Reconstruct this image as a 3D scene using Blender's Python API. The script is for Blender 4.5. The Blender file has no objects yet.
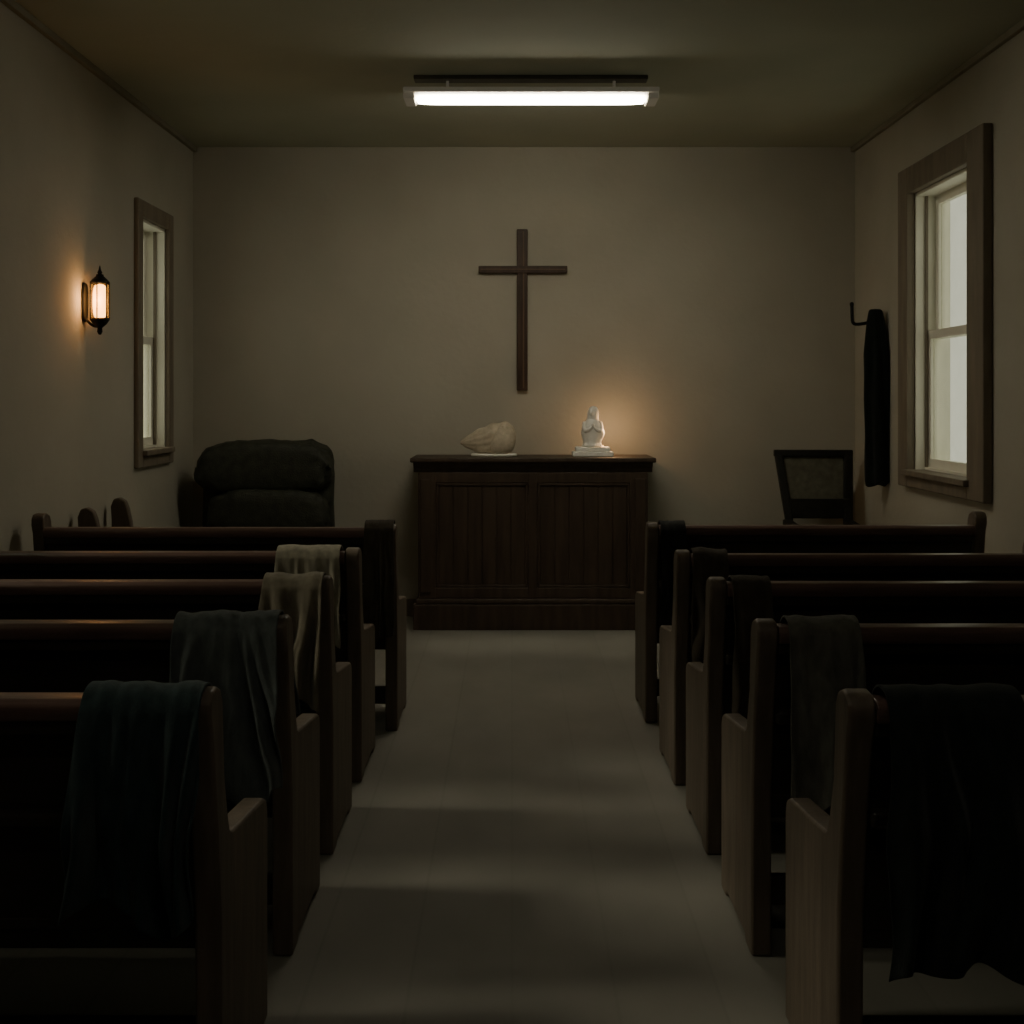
import bpy, bmesh, math, random
from mathutils import Vector, Matrix, noise
random.seed(4)
scene=bpy.context.scene
EYE=1.49; F=1290.0
XL,XR=-2.2,2.366; YB=8.9; YR=-1.6; ZC=3.235

# ---------------------------------------------------------------- materials
def new_mat(name):
    m=bpy.data.materials.new(name); m.use_nodes=True
    nt=m.node_tree; b=nt.nodes['Principled BSDF']
    return m,nt,b
def surf(name,c1,c2,scale=(4,4,4),rough=.7,nscale=3.0,detail=6,bump=.1,bscale=40,spec=.3,metal=0,sheen=0,dist=.01):
    m,nt,b=new_mat(name); N=nt.nodes; L=nt.links
    mp=N.new('ShaderNodeMapping'); mp.inputs['Scale'].default_value=scale
    geo=N.new('ShaderNodeNewGeometry')
    L.new(geo.outputs['Position'],mp.inputs['Vector'])
    n=N.new('ShaderNodeTexNoise'); n.inputs['Scale'].default_value=nscale; n.inputs['Detail'].default_value=detail
    L.new(mp.outputs[0],n.inputs['Vector'])
    r=N.new('ShaderNodeValToRGB'); r.color_ramp.elements[0].position=.3; r.color_ramp.elements[1].position=.7
    r.color_ramp.elements[0].color=(*c1,1); r.color_ramp.elements[1].color=(*c2,1)
    L.new(n.outputs['Fac'],r.inputs[0]); L.new(r.outputs[0],b.inputs['Base Color'])
    n2=N.new('ShaderNodeTexNoise'); n2.inputs['Scale'].default_value=bscale; n2.inputs['Detail'].default_value=4
    L.new(mp.outputs[0],n2.inputs['Vector'])
    bp=N.new('ShaderNodeBump'); bp.inputs['Strength'].default_value=bump; bp.inputs['Distance'].default_value=dist
    L.new(n2.outputs['Fac'],bp.inputs['Height']); L.new(bp.outputs[0],b.inputs['Normal'])
    b.inputs['Roughness'].default_value=rough; b.inputs['Specular IOR Level'].default_value=spec
    b.inputs['Metallic'].default_value=metal
    if sheen: b.inputs['Sheen Weight'].default_value=sheen
    return m
def emit(name,col,st):
    m,nt,b=new_mat(name)
    b.inputs['Base Color'].default_value=(*col,1)
    b.inputs['Emission Color'].default_value=(*col,1); b.inputs['Emission Strength'].default_value=st
    return m

M_wall=surf('plaster_wall',(.395,.37,.30),(.465,.438,.36),(1,1,1),.9,1.3,8,.2,22,.15)
M_ceil=surf('ceiling_plaster',(.42,.43,.34),(.48,.49,.39),(1,1,1),.9,1.2,6,.15,25,.1)
M_trimd=surf('window_casing_wood',(.17,.14,.105),(.235,.195,.145),(3,3,.6),.6,5,6,.1,30)
M_white=surf('painted_sash',(.80,.78,.67),(.88,.86,.75),(1,1,1),.5,3,4,.05,30)
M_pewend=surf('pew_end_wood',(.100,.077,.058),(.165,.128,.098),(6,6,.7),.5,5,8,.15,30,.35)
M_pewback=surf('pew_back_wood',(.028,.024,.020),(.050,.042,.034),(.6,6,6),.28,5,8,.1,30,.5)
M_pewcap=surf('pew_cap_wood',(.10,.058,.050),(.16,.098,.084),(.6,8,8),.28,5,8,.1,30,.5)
M_cab=surf('cabinet_wood',(.040,.027,.018),(.072,.049,.034),(6,6,.7),.5,4,8,.12,30,.35)
M_cross=surf('cross_wood',(.035,.02,.012),(.07,.04,.025),(8,8,1),.5,5,6,.1,30)
M_iron=surf('black_iron',(.008,.008,.007),(.016,.015,.013),(5,5,5),.5,6,4,.1,40,.4,.4)
M_leather=surf('dark_leather',(.020,.022,.015),(.044,.047,.033),(5,5,5),.6,4,6,.5,24,.35)
M_chairw=surf('black_chair_wood',(.012,.012,.009),(.024,.022,.017),(5,5,5),.5,5,5,.1,30,.3)
M_chairp=surf('worn_chair_fabric',(.11,.105,.08),(.17,.16,.12),(6,6,6),.9,4,5,.2,60,.1)
M_stone=surf('white_marble',(.86,.84,.77),(.93,.91,.84),(9,9,9),.55,4,5,.05,40,.3)
M_shell=surf('weathered_shell',(.46,.40,.29),(.62,.54,.42),(12,12,12),.8,3,6,.3,20,.2)
M_wax=surf('candle_wax',(.7,.62,.45),(.75,.68,.5),(9,9,9),.5,4,3,.05,20)
M_fix=surf('self_lit_enamel_fixture',(.60,.57,.49),(.68,.65,.57),(2,2,2),.5,4,3,.03,20)
_b=M_fix.node_tree.nodes['Principled BSDF']; _b.inputs['Emission Color'].default_value=(1,.92,.72,1); _b.inputs['Emission Strength'].default_value=.035  # faint emission in the enamel stands in for light on the tray
M_fixd=surf('fixture_base_metal',(.08,.076,.062),(.12,.11,.09),(2,2,2),.5,4,3,.03,20)
M_tube=emit('fluorescent_tube',(1.0,.93,.75),37)
M_tube_fill=emit('added_fill_tube',(1.0,.93,.78),11)  # emitter of the added fill fixture out of view
M_lamp=emit('lantern_bulb',(1.0,.52,.17),9)
M_flame=emit('candle_flame',(1.0,.5,.15),10)
# floor : grey worn boards
M_floor,nt,b=new_mat('worn_floor'); N=nt.nodes; L=nt.links
geo=N.new('ShaderNodeNewGeometry'); mp=N.new('ShaderNodeMapping'); mp.inputs['Rotation'].default_value=(0,0,math.pi/2)
L.new(geo.outputs['Position'],mp.inputs['Vector'])
br=N.new('ShaderNodeTexBrick'); br.inputs['Scale'].default_value=1.0; br.inputs['Brick Width'].default_value=30; br.inputs['Row Height'].default_value=.26
br.inputs['Mortar Size'].default_value=.008; br.inputs['Mortar Smooth'].default_value=1
br.inputs['Color1'].default_value=(.218,.207,.178,1); br.inputs['Color2'].default_value=(.232,.220,.190,1); br.inputs['Mortar'].default_value=(.208,.197,.169,1)
L.new(mp.outputs[0],br.inputs['Vector'])
n=N.new('ShaderNodeTexNoise'); n.inputs['Scale'].default_value=2.2; n.inputs['Detail'].default_value=9
mp2=N.new('ShaderNodeMapping'); mp2.inputs['Scale'].default_value=(1.6,.8,1); L.new(geo.outputs['Position'],mp2.inputs['Vector']); L.new(mp2.outputs[0],n.inputs['Vector'])
r=N.new('ShaderNodeValToRGB'); r.color_ramp.elements[0].position=.3; r.color_ramp.elements[1].position=.7
r.color_ramp.elements[0].color=(.88,.88,.88,1); r.color_ramp.elements[1].color=(1.04,1.04,1.04,1)
L.new(n.outputs['Fac'],r.inputs[0])
mx=N.new('ShaderNodeMixRGB'); mx.blend_type='MULTIPLY'; mx.inputs[0].default_value=1
L.new(br.outputs['Color'],mx.inputs[1]); L.new(r.outputs[0],mx.inputs[2]); L.new(mx.outputs[0],b.inputs['Base Color'])
b.inputs['Roughness'].default_value=.7; b.inputs['Specular IOR Level'].default_value=.25
# panes
def pane(name,fac,col):
    m,nt,b=new_mat(name); N=nt.nodes; L=nt.links
    t=N.new('ShaderNodeBsdfTransparent'); t.inputs[0].default_value=(*col,1)
    b.inputs['Roughness'].default_value=.15; b.inputs['Base Color'].default_value=(.6,.6,.55,1)
    n=N.new('ShaderNodeTexNoise'); n.inputs['Scale'].default_value=6
    ma=N.new('ShaderNodeMath'); ma.operation='MULTIPLY_ADD'; ma.inputs[1].default_value=.12; ma.inputs[2].default_value=fac-.06
    L.new(n.outputs['Fac'],ma.inputs[0])
    mix=N.new('ShaderNodeMixShader'); L.new(ma.outputs[0],mix.inputs[0])
    L.new(t.outputs[0],mix.inputs[1]); L.new(b.outputs[0],mix.inputs[2]); L.new(mix.outputs[0],N['Material Output'].inputs[0])
    return m
M_glass=pane('window_glass',.16,(.92,.92,.85))
M_lglass=pane('lantern_glass',.15,(1,.8,.5))

# ---------------------------------------------------------------- helpers
def link(o,parent=None):
    scene.collection.objects.link(o)
    if parent:
        o.parent=parent; o.matrix_parent_inverse=Matrix.Translation(parent.location).inverted()
    return o
def empty(name,loc):
    e=bpy.data.objects.new(name,None); e.location=loc; e.empty_display_size=.1
    scene.collection.objects.link(e); return e
def mesh(name,vs,fs,mat,parent=None,bevel=0,smooth=False,sub=0,seg=3):
    me=bpy.data.meshes.new(name); me.from_pydata([tuple(v) for v in vs],[],fs)
    bm=bmesh.new(); bm.from_mesh(me); bmesh.ops.recalc_face_normals(bm,faces=bm.faces); bm.to_mesh(me); bm.free()
    me.materials.append(mat)
    o=bpy.data.objects.new(name,me); link(o,parent)
    if smooth:
        for p in me.polygons: p.use_smooth=True
    if bevel:
        md=o.modifiers.new('b','BEVEL'); md.width=bevel; md.segments=seg; md.limit_method='ANGLE'; md.angle_limit=.6
        for p in me.polygons: p.use_smooth=True
        wn=o.modifiers.new('w','WEIGHTED_NORMAL')
    if sub:
        md=o.modifiers.new('s','SUBSURF'); md.levels=sub; md.render_levels=sub
    return o
BF=[(0,1,3,2),(4,6,7,5),(0,4,5,1),(2,3,7,6),(0,2,6,4),(1,5,7,3)]
def boxv(x0,x1,y0,y1,z0,z1):
    return [(x,y,z) for x in (x0,x1) for y in (y0,y1) for z in (z0,z1)]
def box(name,x0,x1,y0,y1,z0,z1,mat,parent=None,bevel=.004):
    return mesh(name,boxv(x0,x1,y0,y1,z0,z1),BF,mat,parent,bevel)
def boxes(name,lst,mat,parent=None,bevel=0):
    vs=[];fs=[]
    for b_ in lst:
        k=len(vs); vs+=boxv(*b_); fs+=[tuple(i+k for i in f) for f in BF]
    return mesh(name,vs,fs,mat,parent,bevel)
def prismx(name,prof,x0,x1,mat,parent=None,bevel=.006):
    n=len(prof); vs=[(x0,y,z) for y,z in prof]+[(x1,y,z) for y,z in prof]
    fs=[tuple(range(n)),tuple(range(2*n-1,n-1,-1))]+[(i,(i+1)%n,n+(i+1)%n,n+i) for i in range(n)]
    return mesh(name,vs,fs,mat,parent,bevel)
def loft(name,rings,mat,parent=None,seg=24,sub=0,fn=None):
    vs=[];fs=[]
    for (cx,cy,z,rx,ry) in rings:
        for i in range(seg):
            a=2*math.pi*i/seg
            p=Vector((cx+rx*math.cos(a),cy+ry*math.sin(a),z))
            if fn: p=fn(p,a)
            vs.append(p)
    for j in range(len(rings)-1):
        for i in range(seg):
            fs.append((j*seg+i,j*seg+(i+1)%seg,(j+1)*seg+(i+1)%seg,(j+1)*seg+i))
    fs.append(tuple(range(seg-1,-1,-1))); k=(len(rings)-1)*seg; fs.append(tuple(k+i for i in range(seg)))
    return mesh(name,vs,fs,mat,parent,0,True,sub)
def sgn(v): return -1 if v<0 else 1
def sell(name,c,rad,e1,e2,mat,parent=None,fn=None,nu=40,nv=24):
    vs=[];fs=[]
    for j in range(nv+1):
        v=-math.pi/2+math.pi*j/nv
        for i in range(nu):
            u=2*math.pi*i/nu
            cv=abs(math.cos(v))**e1; sv=sgn(math.sin(v))*abs(math.sin(v))**e1
            cu=sgn(math.cos(u))*abs(math.cos(u))**e2; su=sgn(math.sin(u))*abs(math.sin(u))**e2
            p=Vector((rad[0]*cv*cu,rad[1]*cv*su,rad[2]*sv))
            if fn: p=fn(p)
            vs.append(p+Vector(c))
    for j in range(nv):
        for i in range(nu):
            fs.append((j*nu+i,j*nu+(i+1)%nu,(j+1)*nu+(i+1)%nu,(j+1)*nu+i))
    o=mesh(name,vs,fs,mat,parent,0,True)
    bm=bmesh.new(); bm.from_mesh(o.data); bmesh.ops.remove_doubles(bm,verts=bm.verts,dist=1e-5); bmesh.ops.recalc_face_normals(bm,faces=bm.faces); bm.to_mesh(o.data); bm.free()
    for p in o.data.polygons: p.use_smooth=True
    return o
def tube(name,pts,r,mat,parent=None,res=8,radii=None):
    cu=bpy.data.curves.new(name,'CURVE'); cu.dimensions='3D'; cu.bevel_depth=r; cu.bevel_resolution=4; cu.use_fill_caps=True
    sp=cu.splines.new('NURBS'); sp.points.add(len(pts)-1); sp.use_endpoint_u=True; sp.order_u=min(3,len(pts))
    for i,p in enumerate(pts):
        sp.points[i].co=(*p,1)
        if radii: sp.points[i].radius=radii[i]
    tmp=bpy.data.objects.new(name+'_c',cu); scene.collection.objects.link(tmp)
    bpy.context.view_layer.update()
    dg=bpy.context.evaluated_depsgraph_get(); me=bpy.data.meshes.new_from_object(tmp.evaluated_get(dg))
    bpy.data.objects.remove(tmp); me.name=name
    me.materials.clear(); me.materials.append(mat)
    for p in me.polygons: p.use_smooth=True
    o=bpy.data.objects.new(name,me); return link(o,parent)

# ---------------------------------------------------------------- room shell
T=.2
box('floor',XL-T,XR+T,YR-T,YB+T,-.1,0,M_floor,None,0)
box('ceiling',XL-T,XR+T,YR-T,YB+T,ZC,ZC+.12,M_ceil,None,0)
box('wall_back',XL-T,XR+T,YB,YB+T,0,ZC,M_wall,None,0)
box('wall_entrance',XL-T,XR+T,YR-T,YR,0,ZC,M_wall,None,0)
LW=[(7.60,8.18,1.19,2.57),(4.55,5.35,1.19,2.57),(3.5,4.3,1.19,2.57),(2.45,3.25,1.19,2.57)]
RW=[(6.58,7.57,1.08,2.70)]
def wall(name,x0,x1,ops):
    ys=sorted({YR,YB}|{o[0] for o in ops}|{o[1] for o in ops}); zs=sorted({0,ZC}|{o[2] for o in ops}|{o[3] for o in ops})
    l=[]
    for a,b_ in zip(ys,ys[1:]):
        for c,d in zip(zs,zs[1:]):
            if any(o[0]<=a and b_<=o[1] and o[2]<=c and d<=o[3] for o in ops): continue
            l.append((x0,x1,a,b_,c,d))
    return boxes(name,l,M_wall)
wall('wall_left',XL-T,XL,LW); wall('wall_right',XR,XR+T,RW)
# trims
def bb(name,*a,mat=M_trimd): return box(name,*a,mat,None,.004)
bb('baseboard_left',XL,XL+.018,YR,YB,0,.12); bb('baseboard_right',XR-.018,XR,YR,YB,0,.12)
bb('baseboard_back',XL+.018,XR-.018,YB-.018,YB,0,.12)
M_crown=surf('crown_paint',(.26,.24,.18),(.30,.28,.21),(2,2,2),.8,3,4,.05,20)
bb('trim_1',XL,XL+.03,YR,YB,ZC-.035,ZC,mat=M_crown); bb('trim_2',XR-.03,XR,YR,YB,ZC-.035,ZC,mat=M_crown)

# windows. sx=-1 left wall, +1 right wall
def window(name,sx,xi,o,cw,proj,cwn=None,cwt=None):
    cwn=cwn or cw; cwt=cwt or cw
    y0,y1,z0,z1=o; e=empty(name,(xi,(y0+y1)/2,z0))
    def X(a,b_): # a,b distance outward from inner wall face
        p,q=xi+sx*a,xi+sx*b_; return (min(p,q),max(p,q))
    A=X(-proj,0)
    cb=min(cw,.10)
    box('casing_near',*A,y0-cwn,y0,z0-cb,z1+cwt,M_trimd,e,.008)
    box('casing_far',*A,y1,y1+cw,z0-cb,z1+cwt,M_trimd,e,.008)
    box('casing_top',*A,y0,y1,z1,z1+cwt,M_trimd,e,.008)
    box('casing_apron',*A,y0,y1,z0-cb,z0-.03,M_trimd,e,.008)
    box('sill',*X(-proj-.03,.05),y0-cw*.2,y1+cw*.2,z0-.03,z0+.004,M_trimd,e,.006)
    j=.018
    boxes('jamb',[(*X(0,T),y0,y0+j,z0,z1),(*X(0,T),y1-j,y1,z0,z1),(*X(0,T),y0,y1,z1-j,z1),(*X(.05,T+.03),y0,y1,z0,z0+j)],M_white,e)
    zm=(z0+z1)/2-.02
    def sash(n,a,b_,za,zb):
        w=.05
        boxes(n,[(*X(a,b_),y0+j,y0+j+w,za,zb),(*X(a,b_),y1-j-w,y1-j,za,zb),(*X(a,b_),y0+j+w,y1-j-w,zb-w,zb),(*X(a,b_),y0+j+w,y1-j-w,za,za+w)],M_white,e)
        m=(a+b_)/2
        box(n+'_glass',*X(m-.003,m+.003),y0+j+w,y1-j-w,za+w,zb-w,M_glass,e,0)
    sash('sash_lower',.07,.105,z0+j,zm+.025)
    sash('sash_upper',.115,.15,zm-.025,z1-j)
    boxes('parting_stop',[(*X(.05,.066),y1-j-.015,y1-j,z0+j,z1-j),(*X(.05,.066),y0+j,y0+j+.015,z0+j,z1-j)],M_trimd,e)
for i,o in enumerate(LW): window('window_%d'%(i+1),-1,XL,o,.10,.03)
for i,o in enumerate(RW): window('window_%d'%(i+5),1,XR,o,.18,.05,.235,.155)

# ---------------------------------------------------------------- pews
def pew(side,xa,xw,d,zt,wall_up=.06):
    s=side
    e=empty('church_pew',((xa+xw)/2,d,0))
    def endprof(up):
        t=zt+up
        return [(d+.0,0),(d+.0,.30),(d-.004,.45),(d-.03,.62),(d-.075,t-.09),(d-.092,t-.05),(d-.09,t-.02),(d-.07,t-.002),(d-.035,t),(d-.0,t-.012),(d+.018,t-.04),(d+.022,t-.08),
                (d+.035,t-.2),(d+.07,.62),(d+.085,.592),(d+.11,.580),(d+.30,.558),(d+.46,.540),(d+.488,.528),(d+.50,.50),(d+.50,.0),(d+.42,0),(d+.40,.02),(d+.10,.02),(d+.08,0)]
    th=.055
    prismx('end_panel_aisle',endprof(.012),xa,xa+s*th,M_pewend,e,.009)
    prismx('end_panel_wall',endprof(wall_up),xw-s*th,xw,M_pewend,e,.009)
    i0,i1=sorted((xa+s*th,xw-s*th))
    def slant(name,z0,z1,th0,off,mat,bev=.006):
        def yy(z):
            t=(z-.40)/(zt-.40); return d+.01-.085*t
        pr=[(yy(z0)+off,z0),(yy(z1)+off,z1),(yy(z1)+off+th0,z1),(yy(z0)+off+th0,z0)]
        prismx(name,pr,i0,i1,mat,e,bev)
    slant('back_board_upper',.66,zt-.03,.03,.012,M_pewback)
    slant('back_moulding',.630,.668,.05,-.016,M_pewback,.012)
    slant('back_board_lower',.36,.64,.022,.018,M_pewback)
    yc=d-.075
    cap=[(yc-.022,zt-.045),(yc-.028,zt-.028),(yc-.026,zt-.012),(yc-.014,zt-.002),(yc+.01,zt),(yc+.05,zt-.003),(yc+.066,zt-.014),(yc+.068,zt-.032),(yc+.055,zt-.045)]
    prismx('top_rail',cap,i0,i1,M_pewcap,e,.004)
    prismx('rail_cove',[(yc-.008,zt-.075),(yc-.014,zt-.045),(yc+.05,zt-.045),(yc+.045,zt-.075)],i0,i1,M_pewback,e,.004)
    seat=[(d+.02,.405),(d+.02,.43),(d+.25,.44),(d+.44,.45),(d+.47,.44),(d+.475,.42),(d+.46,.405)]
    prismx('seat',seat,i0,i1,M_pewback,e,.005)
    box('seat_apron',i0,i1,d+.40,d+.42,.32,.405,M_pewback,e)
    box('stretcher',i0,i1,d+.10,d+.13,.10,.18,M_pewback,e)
    return e
ROWS_L=[(-.59,2.62,.905),(-.587,3.45,.910),(-.585,4.22,.910),(-.585,5.02,.909),(-.515,5.80,.925)]
ROWS_R=[(.66,2.62,.900),(.64,3.45,.900),(.635,4.22,.905),(.625,4.98,.905),(.615,5.95,.920)]
WL=[-2.16,-2.16,-2.16,-2.16,-2.13]; WR=[2.3,2.3,2.3,2.03,2.16]
for (x,d,z),w in zip(ROWS_L,WL): pew(-1,x,w,d,z)
for (x,d,z),w in zip(ROWS_R,WR): pew(1,x,w,d,z)

# short side bench against the left wall (two scrolled ends seen past the last pew)
e=empty('wall_bench',(-2.0,6.7,0))
for k,(yy,h) in enumerate(((6.42,.955),(6.95,.965))):
    pf=[(-2.16,0),(-2.16,h-.12),(-2.165,h-.05),(-2.15,h-.01),(-2.12,h),(-2.085,h-.02),(-2.07,h-.06),(-2.055,h-.13),(-2.03,.62),(-1.97,.58),(-1.80,.56),(-1.75,.53),(-1.74,.48),(-1.75,.1),(-1.74,0),(-1.82,0),(-1.84,.05),(-2.06,.05),(-2.08,0)]
    n=len(pf); vs=[(x,yy,z) for x,z in pf]+[(x,yy+.05,z) for x,z in pf]
    fs=[tuple(range(n)),tuple(range(2*n-1,n-1,-1))]+[(i,(i+1)%n,n+(i+1)%n,n+i) for i in range(n)]
    mesh('end_panel_%d'%(k+1),vs,fs,M_pewend,e,.01)
box('seat',-2.12,-1.76,6.47,6.95,.41,.44,M_pewcap,e); box('back_board',-2.15,-2.12,6.47,6.95,.44,.78,M_pewback,e)
box('apron',-1.80,-1.78,6.47,6.95,.33,.41,M_pewback,e)

# ---------------------------------------------------------------- draped cloths
def cloth_mat(name,c,sheen=.12):
    return surf(name,tuple(v*.75 for v in c),tuple(v*1.2 for v in c),(14,14,5),.95,3,6,.5,35,.08,0,sheen,.004)
def drape(name,x0,x1,d,zt,lr,lf,mat,seed=0,amp=.022,folds=5,skew=0,hem=.04):
    """cloth over the back rail of a pew; lr: hang on rear side, lf: hang on seat side"""
    NX=90; yb=d-.075-.028-.008; yf=d-.075+.068+.010; zz=zt+.008
    path=[]; nf=16
    for i in range(nf):
        t=i/(nf-1); path.append((yf+.05*(1-t),zz-.03-lf*(1-t),(1-t)*lf,1))
    for i in range(1,9):
        a=math.pi*i/9; cx=(yf+yb)/2
        path.append((cx+(yf-yb)/2*math.cos(a),zz-.03+.034*math.sin(a),0,0))
    nr=44
    for i in range(nr):
        t=i/(nr-1); path.append((yb,zz-.03-lr*t,lr*t,-1))
    vs=[];fs=[]; w=x1-x0
    for j in range(NX+1):
        u=j/NX
        for (y,z,h,sd) in path:
            hh=min(h/.22,1); sh=1 if sd<=0 else -1
            uw=u*folds+.8*noise.noise(Vector((u*1.7,h*2.6*sh,seed)))+.5*h*math.sin(seed)
            g=noise.noise(Vector((uw*1.1,seed*3.1,h*.8*sh)))
            f=1-min(1,abs(g)*2.3); f=f*f*(3-2*f)
            g2=.5+.5*noise.noise(Vector((uw*2.1+4,h*4.5*sh,seed*.37)))
            g3=noise.noise(Vector((u*w*14,h*9*sh,seed*2.1)))
            out=amp*hh*(.8*f+.7*g2)+.007*g2+.007*g3*(.4+hh)+.006
            flare=1-.05*math.exp(-h*7)+.05*hh*math.sin(seed*1.3+3*u)
            x=(x0+x1)/2+(u-.5)*w*flare+skew*h+.014*hh*noise.noise(Vector((h*6*sh,seed,u*3)))
            yy=y; z2=z
            if sd==-1:
                yy=y-out; k=h/lr
                z2=z+k*hem*(noise.noise(Vector((u*2.2,seed,3.1)))*2.2+.5*f)
            elif sd==1:
                yy=y+out*.6; z2=z-(h/lf)*.03*noise.noise(Vector((u*3,seed,9)))
            else: z2=z+.006*g2+.006*g3
            vs.append((x,yy,z2))
    n=len(path)
    for j in range(NX):
        for i in range(n-1): fs.append((j*n+i,j*n+i+1,(j+1)*n+i+1,(j+1)*n+i))
    o=mesh(name,vs,fs,mat,None,0,True)
    md=o.modifiers.new('sol','SOLIDIFY'); md.thickness=.006; md.offset=0
    md=o.modifiers.new('s','SUBSURF'); md.levels=1; md.render_levels=1
    return o
C_teal=cloth_mat('teal_wool',(.028,.045,.047)); C_blue=cloth_mat('slate_blue_wool',(.105,.118,.116)); C_navy=cloth_mat('dark_navy_wool',(.022,.023,.022))
C_beige=cloth_mat('beige_linen',(.26,.235,.18)); C_beige2=cloth_mat('tan_linen',(.18,.155,.115)); C_grey=cloth_mat('charcoal_grey_wool',(.115,.112,.095))
C_black=cloth_mat('black_green_wool',(.020,.025,.024)); C_brown=cloth_mat('brown_wool',(.062,.05,.037))
C_coat=cloth_mat('black_coat_wool',(.012,.015,.014))
drape('draped_shawl',-.845,-.60,2.62,.910,.40,.3,C_teal,2.2,.085,4.6,0,.05)
drape('draped_blanket',-.885,-.60,3.45,.915,.42,.28,C_blue,4.1,.10,4.0,.03,.06)
drape('draped_cloth',-.80,-.60,4.22,.915,.40,.22,C_beige2,6.4,.06,3,.0)
drape('draped_cloth',-.905,-.65,5.02,.914,.34,.22,C_beige,8.2,.05,3.5,.0)
drape('draped_coat',-.655,-.520,5.80,.938,.5,.25,C_brown,9.2,.03,2)
drape('draped_coat',.725,1.005,2.62,.905,.50,.3,C_black,1.1,.06,3)
drape('draped_scarf',.712,.908,3.45,.905,.49,.3,C_grey,2.7,.05,2.6)
drape('draped_coat',.70,.83,4.22,.907,.5,.3,C_brown,4.9,.04,2)
drape('draped_coat',.68,.82,4.98,.907,.5,.3,C_brown,6.1,.04,2)
drape('draped_coat',.67,.79,5.95,.922,.42,.25,C_navy,7.4,.03,2)

# ---------------------------------------------------------------- cabinet (altar)
e=empty('wooden_altar_cabinet',(.137,8.6,0))
x0,x1=-.61,.883; yf,yb2=8.38,8.87
box('body',x0+.02,x1-.02,yf+.02,yb2,.10,1.06,M_cab,e,.004)
box('top',x0-.05,x1+.05,yf-.045,yb2+.01,1.085,1.115,M_cab,e,.008)
prismx('top_moulding',[(yf-.03,1.085),(yf-.022,1.065),(yf+.0,1.045),(yf+.005,1.02),(yf+.03,1.02),(yf+.03,1.085)],x0-.03,x1+.03,M_cab,e,.003)
box('side_moulding_1',x0-.03,x0+.02,yf+.02,yb2,1.03,1.085,M_cab,e); box('side_moulding_2',x1-.02,x1+.03,yf+.02,yb2,1.03,1.085,M_cab,e)
for k,(a,b_) in enumerate(((x0,x0+.115),(x1-.115,x1),(.105,.165))):
    box('stile_%d'%(k+1),a,b_,yf,yf+.03,.20,1.02,M_cab,e,.006)
box('pilaster_1',x0+.015,x0+.085,yf-.012,yf,.24,.98,M_cab,e,.008); box('pilaster_2',x1-.085,x1-.015,yf-.012,yf,.24,.98,M_cab,e,.008)
box('rail_top',x0+.1,x1-.1,yf+.002,yf+.03,.95,1.02,M_cab,e,.006); box('rail_bottom',x0+.1,x1-.1,yf+.002,yf+.03,.20,.27,M_cab,e,.006)
for k,(a,b_) in enumerate(((x0+.115,.105),(.165,x1-.115))):
    boxes('panel_bead_%d'%(k+1),[(a,a+.018,yf+.006,yf+.03,.27,.95),(b_-.018,b_,yf+.006,yf+.03,.27,.95),(a,b_,yf+.006,yf+.03,.932,.95),(a,b_,yf+.006,yf+.03,.27,.288)],M_cab,e,.005)
    nb=6; ww=(b_-a-.036)/nb
    boxes('panel_boards_%d'%(k+1),[(a+.018+q*ww+.002,a+.018+(q+1)*ww-.002,yf+.015,yf+.024,.288,.932) for q in range(nb)],M_cab,e,.003)
box('plinth_moulding',x0-.015,x1+.015,yf-.02,yb2,.165,.20,M_cab,e,.01)
box('plinth',x0-.03,x1+.03,yf-.035,yb2,0,.165,M_cab,e,.006)

# ---------------------------------------------------------------- cross
e=empty('wooden_wall_cross',(.07,YB-.02,2.1))
cx=.07
box('upright',cx-.037,cx+.037,YB-.035,YB,1.555,2.665,M_cross,e,.006)
box('crossbar',cx-.300,cx+.310,YB-.040,YB-.001,2.362,2.412,M_cross,e,.006)
M_crossl=surf('cross_inlay',(.12,.075,.048),(.15,.095,.06),(8,8,1),.5,5,6,.1,30)
box('inlay_upright',cx+.004,cx+.014,YB-.039,YB-.034,1.57,2.65,M_crossl,e,.002)
box('inlay_crossbar',cx-.285,cx+.295,YB-.0435,YB-.039,2.384,2.392,M_crossl,e,.002)

# ---------------------------------------------------------------- statue
Z0=1.115; sx_,sy_=.537,8.62
e=empty('praying_statue',(sx_,sy_,Z0))
box('plinth_lower',sx_-.135,sx_+.135,sy_-.09,sy_+.09,Z0,Z0+.032,M_stone,e,.006)
box('plinth_upper',sx_-.115,sx_+.115,sy_-.075,sy_+.075,Z0+.032,Z0+.062,M_stone,e,.008)
def fold(p,a): 
    k=max(0,1-(p.z-Z0-.06)/.16); return p+Vector((math.cos(a),math.sin(a),0))*(.003*math.sin(a*9)*k)
zb=Z0+.06
loft('robe',[(sx_,sy_,zb,.070,.060),(sx_,sy_,zb+.012,.068,.058),(sx_-.002,sy_,zb+.03,.056,.05),(sx_+.002,sy_,zb+.06,.070,.05),(sx_+.004,sy_,zb+.09,.082,.052),(sx_+.002,sy_,zb+.12,.074,.05),(sx_+.002,sy_,zb+.15,.062,.046),(sx_+.0,sy_,zb+.178,.044,.036),(sx_,sy_,zb+.19,.030,.028),(sx_-.002,sy_,zb+.198,.021,.021)],M_stone,e,40,1,fold)
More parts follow.
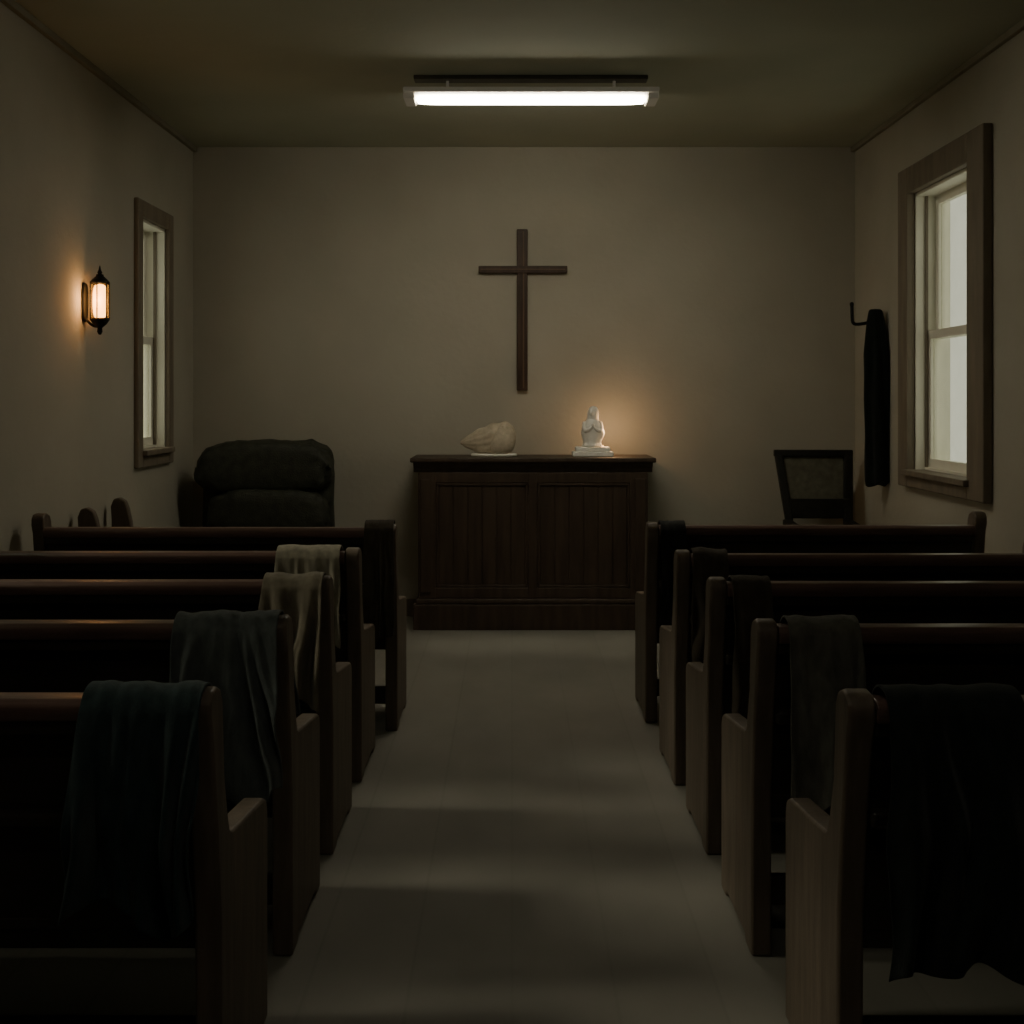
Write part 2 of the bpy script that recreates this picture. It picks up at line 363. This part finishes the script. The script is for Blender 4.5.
loft('veil',[(sx_+.005,sy_+.012,zb+.06,.066,.042),(sx_+.005,sy_+.012,zb+.10,.070,.042),(sx_+.004,sy_+.012,zb+.14,.058,.04),(sx_+.003,sy_+.01,zb+.165,.048,.038),(sx_+.003,sy_+.006,zb+.19,.040,.036),(sx_+.005,sy_+.002,zb+.215,.038,.038),(sx_+.006,sy_,zb+.245,.037,.037),(sx_+.007,sy_,zb+.262,.029,.029),(sx_+.008,sy_,zb+.271,.016,.017),(sx_+.008,sy_,zb+.274,.005,.005)],M_stone,e,28,1)
sell('head',(sx_-.004,sy_-.018,zb+.232),(.023,.024,.031),1,1,M_stone,e)
sell('nose',(sx_-.008,sy_-.043,zb+.230),(.004,.006,.007),1,1,M_stone,e,None,12,8)
for s in (-1,1):
    tube('arm_%d'%(1 if s<0 else 2),[(sx_+s*.048,sy_,zb+.165),(sx_+s*.058,sy_-.015,zb+.13),(sx_+s*.048,sy_-.034,zb+.105),(sx_+s*.02,sy_-.050,zb+.12),(sx_+s*.006,sy_-.054,zb+.135)],.015,M_stone,e,8,[1.1,1.15,1.1,.8,.55])
    sell('hand_%d'%(1 if s<0 else 2),(sx_+s*.004,sy_-.054,zb+.145),(.006,.009,.018),1,1,M_stone,e,None,14,10)

# shell / carved stone
e=empty('seashell_ornament',(-.12,8.62,Z0))
def shellfn(p):
    u=(p.x+.17)/.34
    k=.30+.85*max(0,min(1,u))**.8
    ang=math.atan2(p.z,p.y)
    rr=1+.05*math.sin(10*ang+p.x*20)+.05*math.sin(p.x*70)
    q=Vector((p.x,p.y*k*rr,p.z*k*rr))
    q.z+=.03*(u-.5)
    if q.z<-.09: q.z=-.09
    return q
sell('shell_body',(-.16,8.62,Z0+.106),(.185,.09,.124),.8,1,M_shell,e,shellfn,64,48)
loft('shell_lip',[(-.075,8.56,Z0+.018,.07,.03),(-.07,8.55,Z0+.05,.085,.04),(-.055,8.545,Z0+.11,.080,.04),(-.045,8.56,Z0+.17,.058,.035),(-.04,8.57,Z0+.21,.032,.02)],M_shell,e,24,1,lambda p,a:p+Vector((0,.006*math.sin(p.x*110),0)))
loft('base_plate',[(-.12,8.61,Z0,.15,.095),(-.12,8.61,Z0+.01,.155,.1),(-.12,8.61,Z0+.018,.15,.095)],M_stone,e,36)

# candle behind the statue
qx,qy=.615,8.72
e=empty('votive_candle',(qx,qy,Z0))
loft('wax',[(qx,qy,Z0,.022,.022),(qx,qy,Z0+.045,.021,.021),(qx,qy,Z0+.048,.015,.015)],M_wax,e,20)
tube('wick',[(qx,qy,Z0+.045),(qx,qy,Z0+.055)],.0015,M_iron,e)
loft('flame',[(qx,qy,Z0+.05,.002,.002),(qx,qy,Z0+.055,.004,.004),(qx,qy,Z0+.062,.003,.003),(qx,qy,Z0+.07,.001,.001)],M_flame,e,12)
l=bpy.data.lights.new('candle_light','POINT'); l.energy=2.0; l.color=(1,.58,.28); l.shadow_soft_size=.03
o=bpy.data.objects.new('candle_light',l); o.location=(qx+.06,qy-.08,Z0+.19); link(o,e)

# ---------------------------------------------------------------- ceiling light and added unseen fill fixture
def fixture(fc,y,mt):
    e=empty('fluorescent_ceiling_light',(fc,y,ZC))
    box('mounting_rail',fc-.63,fc+.63,y-.03,y+.07,ZC-.022,ZC,M_fixd,e,.005)
    for k,xx in enumerate((-.45,.45)): tube('stem_%d'%(k+1),[(fc+xx,y+.02,ZC-.02),(fc+xx,y+.02,ZC-.08)],.008,M_fix,e)
    box('tray',fc-.68,fc+.68,y-.12,y+.12,ZC-.112,ZC-.084,M_fix,e,.008)
    box('end_cap_1',fc-.68,fc-.62,y-.10,y+.10,ZC-.143,ZC-.10,M_fix,e,.008); box('end_cap_2',fc+.62,fc+.68,y-.10,y+.10,ZC-.143,ZC-.10,M_fix,e,.008)
    sell('diffuser',(fc,y,ZC-.130),(.615,.05,.016),.3,.2,mt,e,None,48,16)
fixture((531-512)/187,6.95,M_tube)
fixture((531-512)/187,.9,M_tube_fill)  # added unseen fixture, brightens the pew backs and cloths

# ---------------------------------------------------------------- sconce
lx,ly,lz=-2.115,6.62,2.0
e=empty('wall_lantern_sconce',(XL,ly,lz))
sell('backplate',(XL+.008,ly,lz-.01),(.01,.035,.10),.5,.5,M_iron,e)
tube('bracket',[(XL+.01,ly,lz-.09),(XL+.04,ly,lz-.13),(lx,ly,lz-.135),(lx,ly,lz-.12)],.007,M_iron,e)
R=.044
loft('glass_chimney',[(lx,ly,lz-.10,R,R),(lx,ly,lz+.09,R,R)],M_lglass,e,32)
loft('bulb',[(lx,ly,lz-.092,.018,.018),(lx,ly,lz-.08,.034,.034),(lx,ly,lz+.0,.037,.037),(lx,ly,lz+.07,.034,.034),(lx,ly,lz+.085,.018,.018)],M_lamp,e,24,1)
loft('cap',[(lx,ly,lz+.085,.048,.048),(lx,ly,lz+.095,.05,.05),(lx,ly,lz+.112,.034,.034),(lx,ly,lz+.125,.02,.02),(lx,ly,lz+.135,.018,.018)],M_iron,e,28)
loft('finial',[(lx,ly,lz+.132,.008,.008),(lx,ly,lz+.145,.013,.013),(lx,ly,lz+.157,.007,.007),(lx,ly,lz+.18,.002,.002)],M_iron,e,16)
loft('base_cup',[(lx,ly,lz-.175,.006,.006),(lx,ly,lz-.16,.014,.014),(lx,ly,lz-.14,.012,.012),(lx,ly,lz-.12,.035,.035),(lx,ly,lz-.10,.048,.048),(lx,ly,lz-.09,.048,.048)],M_iron,e,28)
for k in range(6):
    a=math.pi/6+k*math.pi/3; tube('bar_%d'%(k+1),[(lx+.047*math.cos(a),ly+.047*math.sin(a),lz-.1),(lx+.047*math.cos(a),ly+.047*math.sin(a),lz+.092)],.0035,M_iron,e)
l=bpy.data.lights.new('lantern_glow','POINT'); l.energy=1.4; l.color=(1,.52,.2); l.shadow_soft_size=.02
o=bpy.data.objects.new('lantern_glow',l); o.location=(lx-.0,ly-.075,lz); link(o,e)

# ---------------------------------------------------------------- coat hook + hanging coat
e=empty('coat_hook',(XR,8.3,2.0))
sell('wall_plate',(XR-.006,8.3,2.0),(.008,.025,.05),.5,.5,M_iron,e)
tube('arm',[(XR,8.3,2.0),(XR-.08,8.3,1.985),(XR-.15,8.3,1.975),(XR-.175,8.3,1.985),(XR-.178,8.3,2.03),(XR-.180,8.3,2.10)],.011,M_iron,e)
sell('tip',(XR-.180,8.3,2.105),(.014,.014,.016),1,1,M_iron,e,None,16,10)
NX=40;NZ=60; vs=[];fs=[]
for j in range(NZ+1):
    t=j/NZ; z=2.065-t*1.11
    w=.045+.05*min(1,t*4)**.7+.012*t; dp=.03+.045*min(1,t*4)
    cxx=XR-.075+.03*t
    for i in range(NX):
        a=2*math.pi*i/NX
        ff=1+.16*math.sin(a*6+noise.noise(Vector((a,t*2,0)))*2)*min(1,t*3+.2)+.06*noise.noise(Vector((math.cos(a)*2,math.sin(a)*2,t*5)))
        x=cxx+w*.85*ff*math.cos(a); y=8.13+dp*ff*math.sin(a)
        x=min(x,XR-.004)
        vs.append((x,y,z-(.03*math.sin(a*2+1) if j==NZ else 0)))
for j in range(NZ):
    for i in range(NX): fs.append((j*NX+i,j*NX+(i+1)%NX,(j+1)*NX+(i+1)%NX,(j+1)*NX+i))
fs.append(tuple(range(NX))); fs.append(tuple(NZ*NX+i for i in range(NX)))
hc=mesh('hanging_coat',vs,fs,C_coat,None,0,True,1)
tube('hanging_loop',[(XR-.075,8.16,2.04),(XR-.075,8.20,2.065),(XR-.075,8.30,2.01),(XR-.075,8.33,1.97),(XR-.075,8.20,1.98)],.008,C_coat,hc)

# ---------------------------------------------------------------- armchair (left)
ax,ay=-1.62,8.35
e=empty('leather_armchair',(ax,ay,0))
def wr(amp): 
    return lambda p: p*(1+amp*noise.noise(p*9)+amp*.5*noise.noise(p*22))
def backfn(p):
    q=Vector(p); q.z-= .05*max(0,(abs(p.x)/.44))**4 if p.z>0 else 0
    return q*(1+.06*noise.noise(p*7)+.045*noise.noise(p*16)+.02*noise.noise(p*34))
sell('back',(ax,ay+.26,.80),(.43,.13,.42),.3,.35,M_leather,e,backfn)
sell('back_pillow',(ax-.01,ay+.13,1.05),(.44,.13,.17),.5,.35,M_leather,e,backfn,80,50)
sell('back_cushion',(ax+.03,ay+.08,.76),(.39,.13,.15),.45,.4,M_leather,e,backfn,80,50)
sell('seat_cushion',(ax,ay-.08,.44),(.33,.30,.09),.4,.3,M_leather,e,wr(.03))
sell('base',(ax,ay-.02,.24),(.42,.34,.15),.25,.25,M_leather,e)
for s in (-1,1): sell('arm_%d'%(1 if s<0 else 2),(ax+s*.33,ay+.08,.42),(.09,.27,.20),.5,.35,M_leather,e,wr(.03))
for k,(a,b_) in enumerate(((-.34,-.28),(.34,-.28),(-.34,.26),(.34,.26))):
    loft('foot_%d'%(k+1),[(ax+a,ay+b_,0,.02,.02),(ax+a,ay+b_,.11,.03,.03)],M_chairw,e,16)

# ---------------------------------------------------------------- side chair (right)
e=empty('wooden_armchair',(2.0,8.4,0))
def beam(name,p,q,w,dp,mat=M_chairw,bev=.008):
    p=Vector(p);q=Vector(q); vs=[]
    ax_=(q-p).normalized(); side=Vector((1,0,0)) if abs(ax_.x)<.8 else Vector((0,0,1)); oth=ax_.cross(side).normalized(); side=oth.cross(ax_).normalized()
    for c in (p,q):
        for i,j in ((-1,-1),(1,-1),(1,1),(-1,1)): vs.append(c+side*w/2*i+oth*dp/2*j)
    return mesh(name,vs,[(0,1,2,3),(7,6,5,4),(0,4,5,1),(1,5,6,2),(2,6,7,3),(3,7,4,0)],mat,e,bev)
cl,cr=1.775,2.245; yb_=8.62
beam('back_post_1',(cl+.10,yb_-.12,.40),(cl,yb_,1.15),.05,.04); beam('back_post_2',(cr-.03,yb_-.12,.40),(cr,yb_,1.15),.06,.04)
beam('back_leg_1',(cl+.09,yb_,0),(cl+.09,yb_-.12,.45),.05,.045); beam('back_leg_2',(cr-.03,yb_,0),(cr-.03,yb_-.12,.45),.05,.045)
beam('crest_rail',(cl-.025,yb_,1.135),(cr+.03,yb_,1.135),.045,.045)
beam('lower_rail',(cl+.05,yb_-.06,.77),(cr,yb_-.06,.77),.13,.04)
vsP=[(cl+.02,yb_-.0,1.125),(cr-.02,yb_-.0,1.125),(cr-.03,yb_-.05,.80),(cl+.06,yb_-.05,.80)]
pp=[Vector(v) for v in vsP]; off=Vector((0,.02,0))
mesh('back_panel',pp+[v+off for v in pp],[(0,1,2,3),(7,6,5,4),(0,4,5,1),(1,5,6,2),(2,6,7,3),(3,7,4,0)],M_chairp,e,.004)
sell('seat',(2.03,8.31,.47),(.25,.24,.055),.4,.3,M_chairw,e)
for k,xx in enumerate((cl+.05,cr-.02)):
    beam('front_leg_%d'%(k+1),(xx,8.12,0),(xx,8.12,.64),.05,.05)
    beam('arm_%d'%(k+1),(xx,8.08,.65),(xx,yb_-.06,.68),.06,.04)
beam('apron',(cl+.03,8.12,.40),(cr,8.12,.40),.07,.03)

# ---------------------------------------------------------------- light
w=bpy.data.worlds.new('overcast'); scene.world=w; w.use_nodes=True
bg=w.node_tree.nodes['Background']; bg.inputs[0].default_value=(.79,.80,.71,1); bg.inputs[1].default_value=1.2
sun=bpy.data.lights.new('hazy_sun','SUN'); sun.energy=1.8; sun.angle=math.radians(13); sun.color=(1,.95,.84)
o=bpy.data.objects.new('hazy_sun',sun); scene.collection.objects.link(o)
o.rotation_euler=Vector((1,.0,-.70)).to_track_quat('-Z','Y').to_euler()

# ---------------------------------------------------------------- camera
cam=bpy.data.cameras.new('camera'); co=bpy.data.objects.new('camera',cam); scene.collection.objects.link(co)
co.location=(0,0,EYE); co.rotation_euler=(math.pi/2,0,0)
cam.sensor_width=36; cam.lens=F/1024*36; cam.shift_y=-112/1024; cam.clip_start=.05
scene.camera=co
